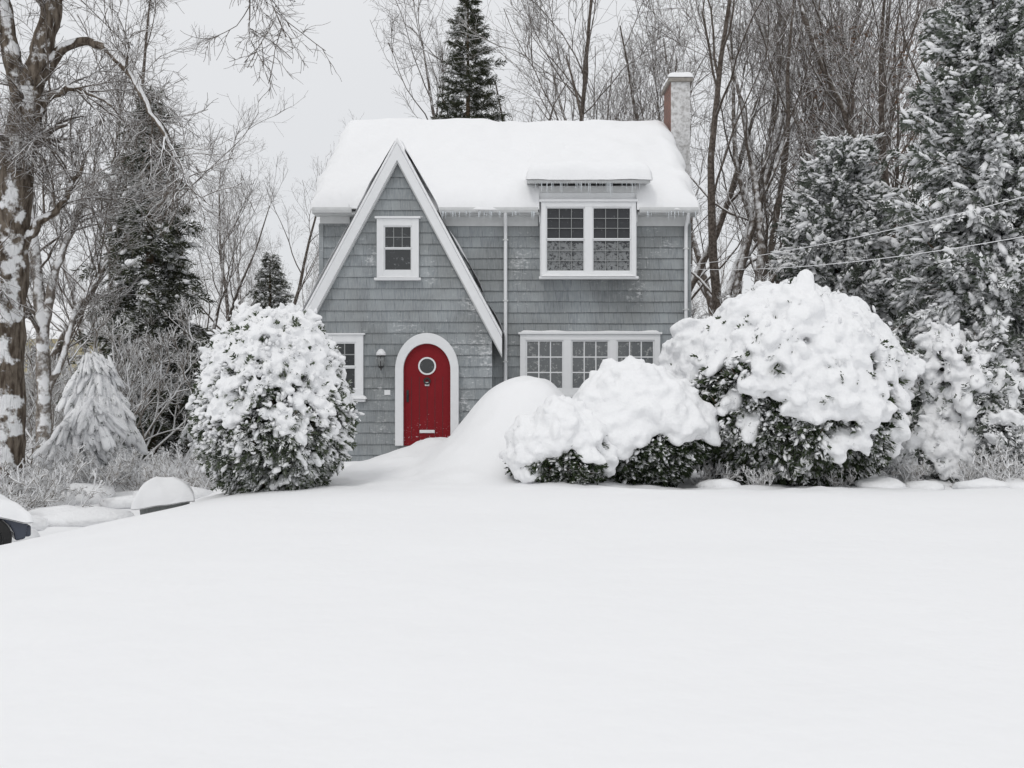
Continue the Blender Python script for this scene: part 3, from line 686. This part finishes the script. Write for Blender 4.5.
# ------------------------------------------------------------------ conifers
conifer('weeping_hemlock', X(112, 24), 24, -.9, 3.2, 1.15, 170, 3.4, M_frost, 1.0, .17, 31, pw=.35, spn=22, sps=.34, snsc=(1.9, .5, .55), tr=.08, wild=.25, topdir=.6, lean=-.5, base=.25)
conifer('weeping_hemlock', X(70, 22.5), 22.5, -.9, 2.1, 1.0, 110, 3.0, M_frost, 1.0, .16, 40, pw=.35, spn=20, sps=.32, snsc=(1.9, .5, .55), tr=.06, wild=.3, topdir=.6, lean=.5, base=.25)
conifer('weeping_hemlock', X(208, 30), 30, -.9, 2.9, 1.2, 130, 3.0, M_frost, 1.0, .17, 39, pw=.4, spn=20, sps=.36, snsc=(1.9, .5, .55), tr=.08, wild=.3, topdir=.6, lean=.6, base=.2)
conifer('spruce_tree', X(150, 34), 34, -.9, 12.6, 2.4, 300, .42, M_spruce, .12, .2, 32, pw=.65, spn=20, sps=.62, tr=.25, wild=.3)
conifer('spruce_tree', X(270, 44), 44, -.6, 8.0, 1.8, 170, .4, M_spruce, .14, .22, 37, pw=.7, spn=15, sps=.6, tr=.2, wild=.3)
conifer('fir_tree', X(468, 42), 42, -.4, 18.6, 3.6, 330, .25, M_spruce, .07, .22, 33, pw=.8, spn=22, sps=.7, tr=.3, topdir=.5, wild=.25)
conifer('arborvitae_tree', X(838, 26), 26, -.4, 8.3, 2.1, 460, .75, M_frost, .95, .115, 34, pw=.42, spn=30, sps=.36, tr=.12, T=SPRIG, snsc=(1.5, .7, .7), wild=.9, topdir=.7)
conifer('arborvitae_tree', X(992, 22), 22, -.4, 11.8, 2.2, 640, .85, M_frost, .95, .10, 35, pw=.45, spn=34, sps=.34, tr=.15, T=SPRIG, snsc=(1.5, .7, .7), wild=.9, topdir=.7)
conifer('arborvitae_tree', X(1085, 21), 21, -.4, 8.0, 1.6, 380, .8, M_frost, .9, .10, 36, pw=.5, spn=20, sps=.36, tr=.15, T=SPRIG, snsc=(1.5, .7, .7), wild=.9)
conifer('arborvitae_tree', X(915, 29), 29, -.4, 6.2, 1.7, 300, .8, M_frost, .95, .12, 38, pw=.5, spn=24, sps=.38, tr=.12, T=SPRIG, snsc=(1.5, .7, .7), wild=.9)

# ------------------------------------------------------------------ old tree on the left
def resample(pts, n):
    P = np.array(pts, float); s = np.r_[0, np.cumsum(np.linalg.norm(np.diff(P, axis=0), axis=1))]
    t = np.linspace(0, s[-1], n); return np.stack([np.interp(t, s, P[:, i]) for i in range(P.shape[1])], 1)
def limb_tree(name, limbs, seed, mat, twigmat, c=(6, 6, 5, 4), L=(2.2, 1.3, .7, .35), hang=0.0):
    g = np.random.default_rng(seed); A = Acc(); PPs = []; RRs = []
    for pts in limbs:
        Q = resample(pts, 40); Q[1:, :3] += g.normal(size=(39, 3))*.03
        for _ in range(2): Q[1:-1] = (Q[:-2]+2*Q[1:-1]+Q[2:])/4
        PPs.append(Q[:, :3]); RRs.append(Q[:, 3])
    PP = np.stack(PPs); RR = np.stack(RRs)
    V, Fc = tubes(PP, RR, 20)
    V = V+(vnoise(V, 6.0)[:, None]*.025)
    A.add(V, Fc, 0)
    P, R = PP, RR
    for i, cc in enumerate(c):
        P, R = grow(P, R, cc, .3 if i == 0 else .12, L[i], (.4, 1.1), .15-hang, .15, 7-i, .42 if i == 0 else .6, (.02, .012, .008, .006)[i], g, up2=.03-hang*.5, lt=.3)
        V, Fc = tubes(P, R, (6, 4, 3, 3)[i]); A.add(V, Fc, 1)
    return A.obj(name, [mat, twigmat])
D = 20.0
def Q(px, py, r, d=D): return (X(px, d), d, Z(py, d), r)
limb_tree('old_maple_tree', [
    [Q(0, 505, .52), Q(2, 470, .42), Q(5, 380, .36), Q(10, 250, .33), Q(20, 150, .32), Q(30, 90, .30)],
    [Q(26, 110, .26), Q(40, 60, .22), Q(50, 20, .20), Q(58, -60, .16), Q(70, -180, .08)],
    [Q(24, 120, .2), Q(12, 60, .17), Q(2, 0, .15), Q(-20, -100, .08)],
    [Q(38, 80, .13), Q(62, 48, .10), Q(84, 38, .09), Q(112, 52, .075, 19.6), Q(140, 88, .055, 19.2), Q(160, 130, .04, 19), Q(188, 180, .02, 18.8)],
    [Q(52, 0, .11), Q(90, -30, .09), Q(150, -50, .07, 19), Q(220, -40, .045, 18.5), Q(290, -10, .02, 18)],
    [Q(20, 250, .12), Q(38, 222, .09), Q(60, 208, .055), Q(85, 160, .03)],
    [Q(28, 130, .11), Q(48, 98, .08), Q(75, 85, .05), Q(110, 105, .025)],
], 41, M_trunk, M_bark, c=(8, 6, 5, 4), L=(1.8, 1.0, .55, .3), hang=.12)
d2 = 25.0
limb_tree('young_maple_tree', [
    [Q(44, 470, .2, d2), Q(44, 400, .17, d2), Q(42, 320, .16, d2), Q(36, 260, .12, d2), Q(30, 180, .06, d2)],
    [Q(43, 330, .12, d2), Q(56, 270, .10, d2), Q(72, 225, .08, d2), Q(100, 170, .04, d2)],
    [Q(44, 400, .10, d2), Q(62, 360, .08, d2), Q(75, 310, .06, d2), Q(110, 260, .03, d2)],
    [Q(43, 300, .1, d2), Q(25, 250, .08, d2), Q(5, 220, .05, d2), Q(-20, 180, .02, d2)],
], 42, snowy('pale_snow_bark', (.12, .10, .085), (.3, .27, .24), .35, .7, wind=(.3, -.6, .6), nsc=4, nw=.8, det=4), M_bark, c=(9, 6, 5, 3), L=(2.0, 1.1, .6, .3))

# ------------------------------------------------------------------ bare woodland
VAR = [bare_mesh('bare_tree_mesh_%d' % i, 16, .20, 100+i, c=cc, multi=mu, lean=le) for i, (cc, mu, le) in enumerate([
    ((14, 7, 5, 3), 1, .3), ((9, 6, 5, 3), 2, .24), ((6, 6, 5, 3), 3, .3), ((15, 6, 5, 3), 1, .4), ((7, 6, 5, 3), 3, .2)])]
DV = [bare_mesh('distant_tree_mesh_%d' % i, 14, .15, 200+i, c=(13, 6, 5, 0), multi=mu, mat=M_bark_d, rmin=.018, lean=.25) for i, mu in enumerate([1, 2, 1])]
SH = [bare_mesh('shrub_mesh_%d' % i, 3.0, .03, 300+i, c=(5, 5, 4, 2), multi=8, mat=snowy('snowy_shrub_twig_%d' % i, (.13, .11, .09), (.26, .23, .2), -.45, .3), rmin=.008, lean=.9, t0=.1, up=.3) for i in range(3)]
LB = [bare_mesh('brush_mesh_%d' % i, 1.3, .02, 330+i, c=(5, 5, 3, 2), multi=11, mat=snowy('snowy_brush_twig_%d' % i, (.18, .15, .12), (.3, .27, .23), -.8, .0), rmin=.009, lean=1.7, t0=.05, up=.1, lenf=.5) for i in range(2)]
def put(mesh, name, x, y, s, rot, parent=None, sz=None):
    o = link(bpy.data.objects.new(name, mesh), parent)
    o.location = (x, y, g1(x, y)-.15*s); o.scale = (s, s, (sz or s)); o.rotation_euler = (0, 0, rot); return o
trees = [ # px, distance, height, variant
    (222, 48, 13, 0), (250, 55, 14, 1), (290, 50, 12.5, 3), (75, 38, 15, 0), (10, 36, 18, 2), (105, 52, 16, 3), (195, 44, 12, 4),
    (395, 60, 12, 1), (528, 44, 18.5, 3), (562, 40, 18, 0), (600, 48, 20, 2), (640, 42, 19, 1), (668, 52, 21, 4),
    (712, 36, 18, 2), (742, 33, 18, 4), (775, 42, 21, 0), (805, 46, 22, 3), (850, 36, 19, 2), (885, 31, 18, 0), (912, 40, 21, 4), (945, 34, 19, 3), (1000, 32, 18, 2), (1040, 38, 20, 0), (725, 55, 22, 1), (880, 56, 24, 4)]
for i, (px, d, h, v) in enumerate(trees):
    put(VAR[v], 'bare_tree', X(px, d), d, h/16, rng.uniform(0, 6.28))
dist = empty('distant_trees')
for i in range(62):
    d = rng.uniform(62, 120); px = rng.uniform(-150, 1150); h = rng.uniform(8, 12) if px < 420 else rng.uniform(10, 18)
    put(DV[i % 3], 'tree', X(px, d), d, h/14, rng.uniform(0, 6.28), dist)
und = empty('woodland_undergrowth')
for i in range(95):
    if i < 32: px = rng.uniform(-60, 330); d = rng.uniform(27, 52)
    elif i < 82: px = rng.uniform(690, 1120); d = rng.uniform(25, 52)
    else: px = rng.uniform(700, 1100); d = rng.uniform(22.5, 30)
    if 300 < px < 700 and d < 33: continue
    s = rng.uniform(.7, 1.7); put(SH[i % 3], 'thicket', X(px, d), d, s, rng.uniform(0, 6.28), und)
brush = empty('snowy_brush')
for (px, d, s) in [(10, 18.5, .8), (45, 19.5, .9), (85, 21, .8), (110, 22, .9), (30, 21, 1.1), (140, 22.5, .8), (70, 23, 1.1), (5, 19.5, 1.0), (180, 22, .9), (205, 21, .7), (220, 23, 1.0), (905, 19, .5), (975, 18.5, .5), (1010, 18, .6), (715, 18, .5), (840, 17.6, .35), (760, 17.2, .3), (1040, 18.5, .8), (950, 20, .8)]:
    put(LB[int(px) % 2], 'brush', X(px, d), d, s, rng.uniform(0, 6.28), brush)
# low snow humps over buried plants
hp = Acc(); g = np.random.default_rng(91)
hl = [(20, 17.5), (60, 18.5), (95, 18), (130, 20), (35, 20), (180, 20), (5, 16.5), (75, 20.5), (150, 24), (210, 25), (925, 17.6), (985, 17.4), (1015, 18), (720, 17.2), (880, 17.4)]
hx = np.array([X(p, d) for p, d in hl]); hy = np.array([d for p, d in hl]); nh = len(hl)
hs = g.uniform(.4, .7, nh); hs[10:] *= .6
hpz = gz(hx, hy); place(hp, BLOB, np.stack([hx, hy, hpz+.03], 1), np.stack([np.ones(nh), g.normal(size=nh)*.3, 0*hx], 1), hs, 0, True, g, (1.3, 1, .7), .1)
hp.obj('buried_plant_mounds', [M_snow])
bt = put(VAR[0], 'beech_tree', X(862, 38), 38, 1.15, 1.0)
g = np.random.default_rng(77); A = Acc(); N = 2400
th = g.uniform(0, 6.28, N); rr = np.sqrt(g.uniform(0, 1, N))*2.6; zz = g.uniform(8.2, 15.5, N)
P = np.stack([np.cos(th)*rr, np.sin(th)*rr, zz], 1); P = P[vnoise(P, 1.1) > .0]
place(A, SPRIG, P, g.normal(size=P.shape), g.uniform(.12, .3, len(P)), 0, False, g, roll=1)
lv = A.obj('dry_leaves', [M_dryleaf], bt); lv.scale = (.87, .87, .87)

# ------------------------------------------------------------------ neighbour house
nb = empty('neighbour_house', (0, 0, 0)); nx = X(28, 58); ngz = g1(nx, 58)
M_yel = simple('pale_yellow_clapboard', (.55, .48, .30), .8, .08, 2)
boxes('walls', [(nx-4.5, nx+2.2, 58, 66, ngz-.5, ngz+4.6)], M_yel, nb)
prismx('roof', [(57.6, ngz+4.6), (62, ngz+7), (66.4, ngz+4.6)], nx-4.8, nx+2.5, M_snowroof, nb)
for k in range(3): boxes('window', [(nx-3.8+k*2, nx-3.0+k*2, 57.95, 57.999, ngz+1.2, ngz+2.6), (nx-3.8+k*2, nx-3.0+k*2, 57.95, 57.999, ngz+3.2, ngz+4.2)], M_black, nb)

# ------------------------------------------------------------------ parked car (nose at frame edge)
car = empty('parked_car', (-8.90, 13.6, -.88)); car.rotation_euler = (0, 0, math.radians(35))
M_car = simple('dark_blue_car_paint', (.05, .06, .085), .25, .1, 3); M_tyre = simple('tyre_rubber', (.02, .02, .02), .8, .1, 20); M_rim = simple('alloy_rim', (.45, .47, .5), .3, .1, 8, metal=.7)
M_cg = simple('car_glass', (.02, .025, .03), .08, .1, 3)
def archpts(c, r=.37, n=10): return [(c+r*math.cos(math.pi*i/n), .28+r*math.sin(math.pi*i/n)) for i in range(n+1)]
FW = 1.42
prof = [(1.92, .30), (1.95, .50), (1.86, .64), (1.2, .84), (.9, .90)]+[(-1.5, .93), (-2.25, .88), (-2.35, .6), (-2.3, .3)]+archpts(-1.35)[::-1]+archpts(FW)[::-1]
prism('body', prof, -.85, .85, M_car, car, .03)
cab = [(.95, .90), (.3, 1.38), (-1.0, 1.42), (-1.75, .93)]
prism('cabin', cab, -.72, .72, M_cg, car, .06)
prism('roof_panel', [(.3, 1.38), (-1.0, 1.42), (-1.0, 1.46), (.3, 1.42)], -.70, .70, M_car, car, .01)
for wx in (FW, -1.35):
    for wy, sgn in ((-.80, -1), (.80, 1)):
        t = lathe('wheel', [(.0, -.07), (.2, -.07), (.21, -.10), (.30, -.10), (.325, -.06), (.325, .06), (.30, .10), (0, .10)], M_tyre, car, 28)
        t.rotation_euler = (math.pi/2, 0, 0); t.location = (wx, wy, .325)
        r_ = lathe('rim', [(0, -.02), (.05, -.025), (.12, -.005), (.19, -.03), (.2, -.03), (.2, .03)], M_rim, car, 20)
        r_.rotation_euler = (-math.pi/2*sgn, 0, 0); r_.location = (wx, wy+sgn*.085, .325)
boxes('headlight', [(1.80, 1.93, -.80, -.5, .56, .66), (1.80, 1.93, .5, .80, .56, .66)], M_rim, car, .02)
boxes('bumper', [(1.90, 2.0, -.8, .8, .32, .48), (-2.42, -2.3, -.8, .8, .32, .5)], M_car, car, .03)
pc = np.array([(-2.3, .88), (-1.75, .93), (-1.0, 1.46), (.3, 1.42), (.95, .91), (1.2, .84), (1.9, .62)])
snow_sheet('car_snow', -2.32, 2.0, -.89, .89, lambda x, y: np.interp(x, pc[:, 0], pc[:, 1])-.0, .15, .2, 80, 30, 12, sag=.06, parent=car)

# storage bin by the drive
bx, by = X(165, 17), 17.
binp = empty('storage_bin', (bx, by, -.84)); M_bin = simple('grey_green_plastic', (.16, .17, .165), .5, .1, 5); binp.scale = (.88, .88, .88); binp.rotation_euler = (0, 0, .25)
bV = [(-.40, -.26, 0), (.40, -.26, 0), (.40, .26, 0), (-.40, .26, 0), (-.46, -.31, .62), (.46, -.31, .62), (.46, .31, .62), (-.46, .31, .62)]
poly('tub', bV, [(0, 1, 2, 3), (4, 5, 6, 7), (0, 1, 5, 4), (1, 2, 6, 5), (2, 3, 7, 6), (3, 0, 4, 7)], M_bin, binp, bevel=.03)
boxes('lid', [(-.49, .49, -.34, .34, .622, .68)], M_bin, binp, .02); boxes('handle', [(-.14, .14, -.37, -.341, .56, .61)], M_black, binp, .01)
boxes('ribs', [(x_-.015, x_+.015, -.325, -.29, .12, .56) for x_ in (-.3, -.1, .1, .3)], M_bin, binp)
snow_sheet('bin_snow', -.57, .56, -.43, .42, lambda x, y: .68+0*x, .42, .42, 34, 30, 15, sag=.2, parent=binp)

# ------------------------------------------------------------------ service wires + pole
M_wire = snow_mat('snow_coated_wire', 30, .004)
pole = empty('utility_pole', (13., -2.5, 0))
V, Fc = tubes(np.array([(0, 0, -1), (0, 0, 4), (0, 0, 9)], float)[None], np.array([[.16, .14, .11]]), 12)
obj_np('shaft', V, [(Fc, 0, True)], [M_trunk], pole); boxes('crossarm', [(-1.1, 1.1, -.06, .06, 8.3, 8.42)], M_twig, pole)
for i, (dz, sg) in enumerate([(0, .95), (-.5, 1.3)]):
    t = np.linspace(0, 1, 60); z_h = 4.35+(.0, -.1)[i]
    P = np.stack([4.1+8.9*t, 22.95-25.45*t, z_h+(6.5+dz-z_h)*t-4*sg*t*(1-t)], 1)
    V, Fc = tubes(P[None], np.full((1, 60), .0055), 6); obj_np('service_wire', V-np.array([13., -2.5, 0]), [(Fc, 0, True)], [M_wire], pole)

# ------------------------------------------------------------------ light, sky, camera
w = bpy.data.worlds.new('World'); bpy.context.scene.world = w; w.use_nodes = True; nt = w.node_tree; nt.nodes.clear()
out = nd(nt, 'ShaderNodeOutputWorld'); sky = nd(nt, 'ShaderNodeTexSky'); sky.sky_type = 'NISHITA'; sky.sun_disc = False
el, az = math.radians(52), math.radians(205)
sky.sun_elevation = el; sky.sun_rotation = az
b1 = nd(nt, 'ShaderNodeBackground'); b1.inputs[1].default_value = .08; nt.links.new(sky.outputs[0], b1.inputs[0])
tc = nd(nt, 'ShaderNodeTexCoord'); sp = nd(nt, 'ShaderNodeSeparateXYZ'); nt.links.new(tc.outputs['Generated'], sp.inputs[0])
gr = ramp(nt, sp.outputs[2], .0, 1.0)
cl = noise_n(nt, 2.2, 4, .5, tc.outputs['Generated'])
col = mixc(nt, mathn(nt, 'MULTIPLY_ADD', cl, .22, mathn(nt, 'MULTIPLY', gr, .9)), (.755, .765, .785), (.965, .97, .98))
b2 = nd(nt, 'ShaderNodeBackground'); nt.links.new(col, b2.inputs[0]); b2.inputs[1].default_value = 1
mx = nd(nt, 'ShaderNodeMixShader'); mx.inputs[0].default_value = .93
nt.links.new(b1.outputs[0], mx.inputs[1]); nt.links.new(b2.outputs[0], mx.inputs[2]); nt.links.new(mx.outputs[0], out.inputs[0])
sl = bpy.data.lights.new('sun', 'SUN'); sl.energy = .6; sl.angle = math.radians(12); sl.color = (1, .975, .94)
so = link(bpy.data.objects.new('sun', sl))
sd = Vector((math.sin(az)*math.cos(el), math.cos(az)*math.cos(el), math.sin(el)))
so.rotation_euler = sd.to_track_quat('Z', 'Y').to_euler()
cam = bpy.data.cameras.new('camera'); cam.lens = 35; cam.sensor_width = 36; cam.clip_end = 1500
co = link(bpy.data.objects.new('camera', cam)); co.location = (0, 0, CAMZ); co.rotation_euler = (math.pi/2, 0, 0)
sc = bpy.context.scene; sc.camera = co
sc.view_settings.view_transform = 'Standard'; sc.view_settings.look = 'None'; sc.view_settings.exposure = 0
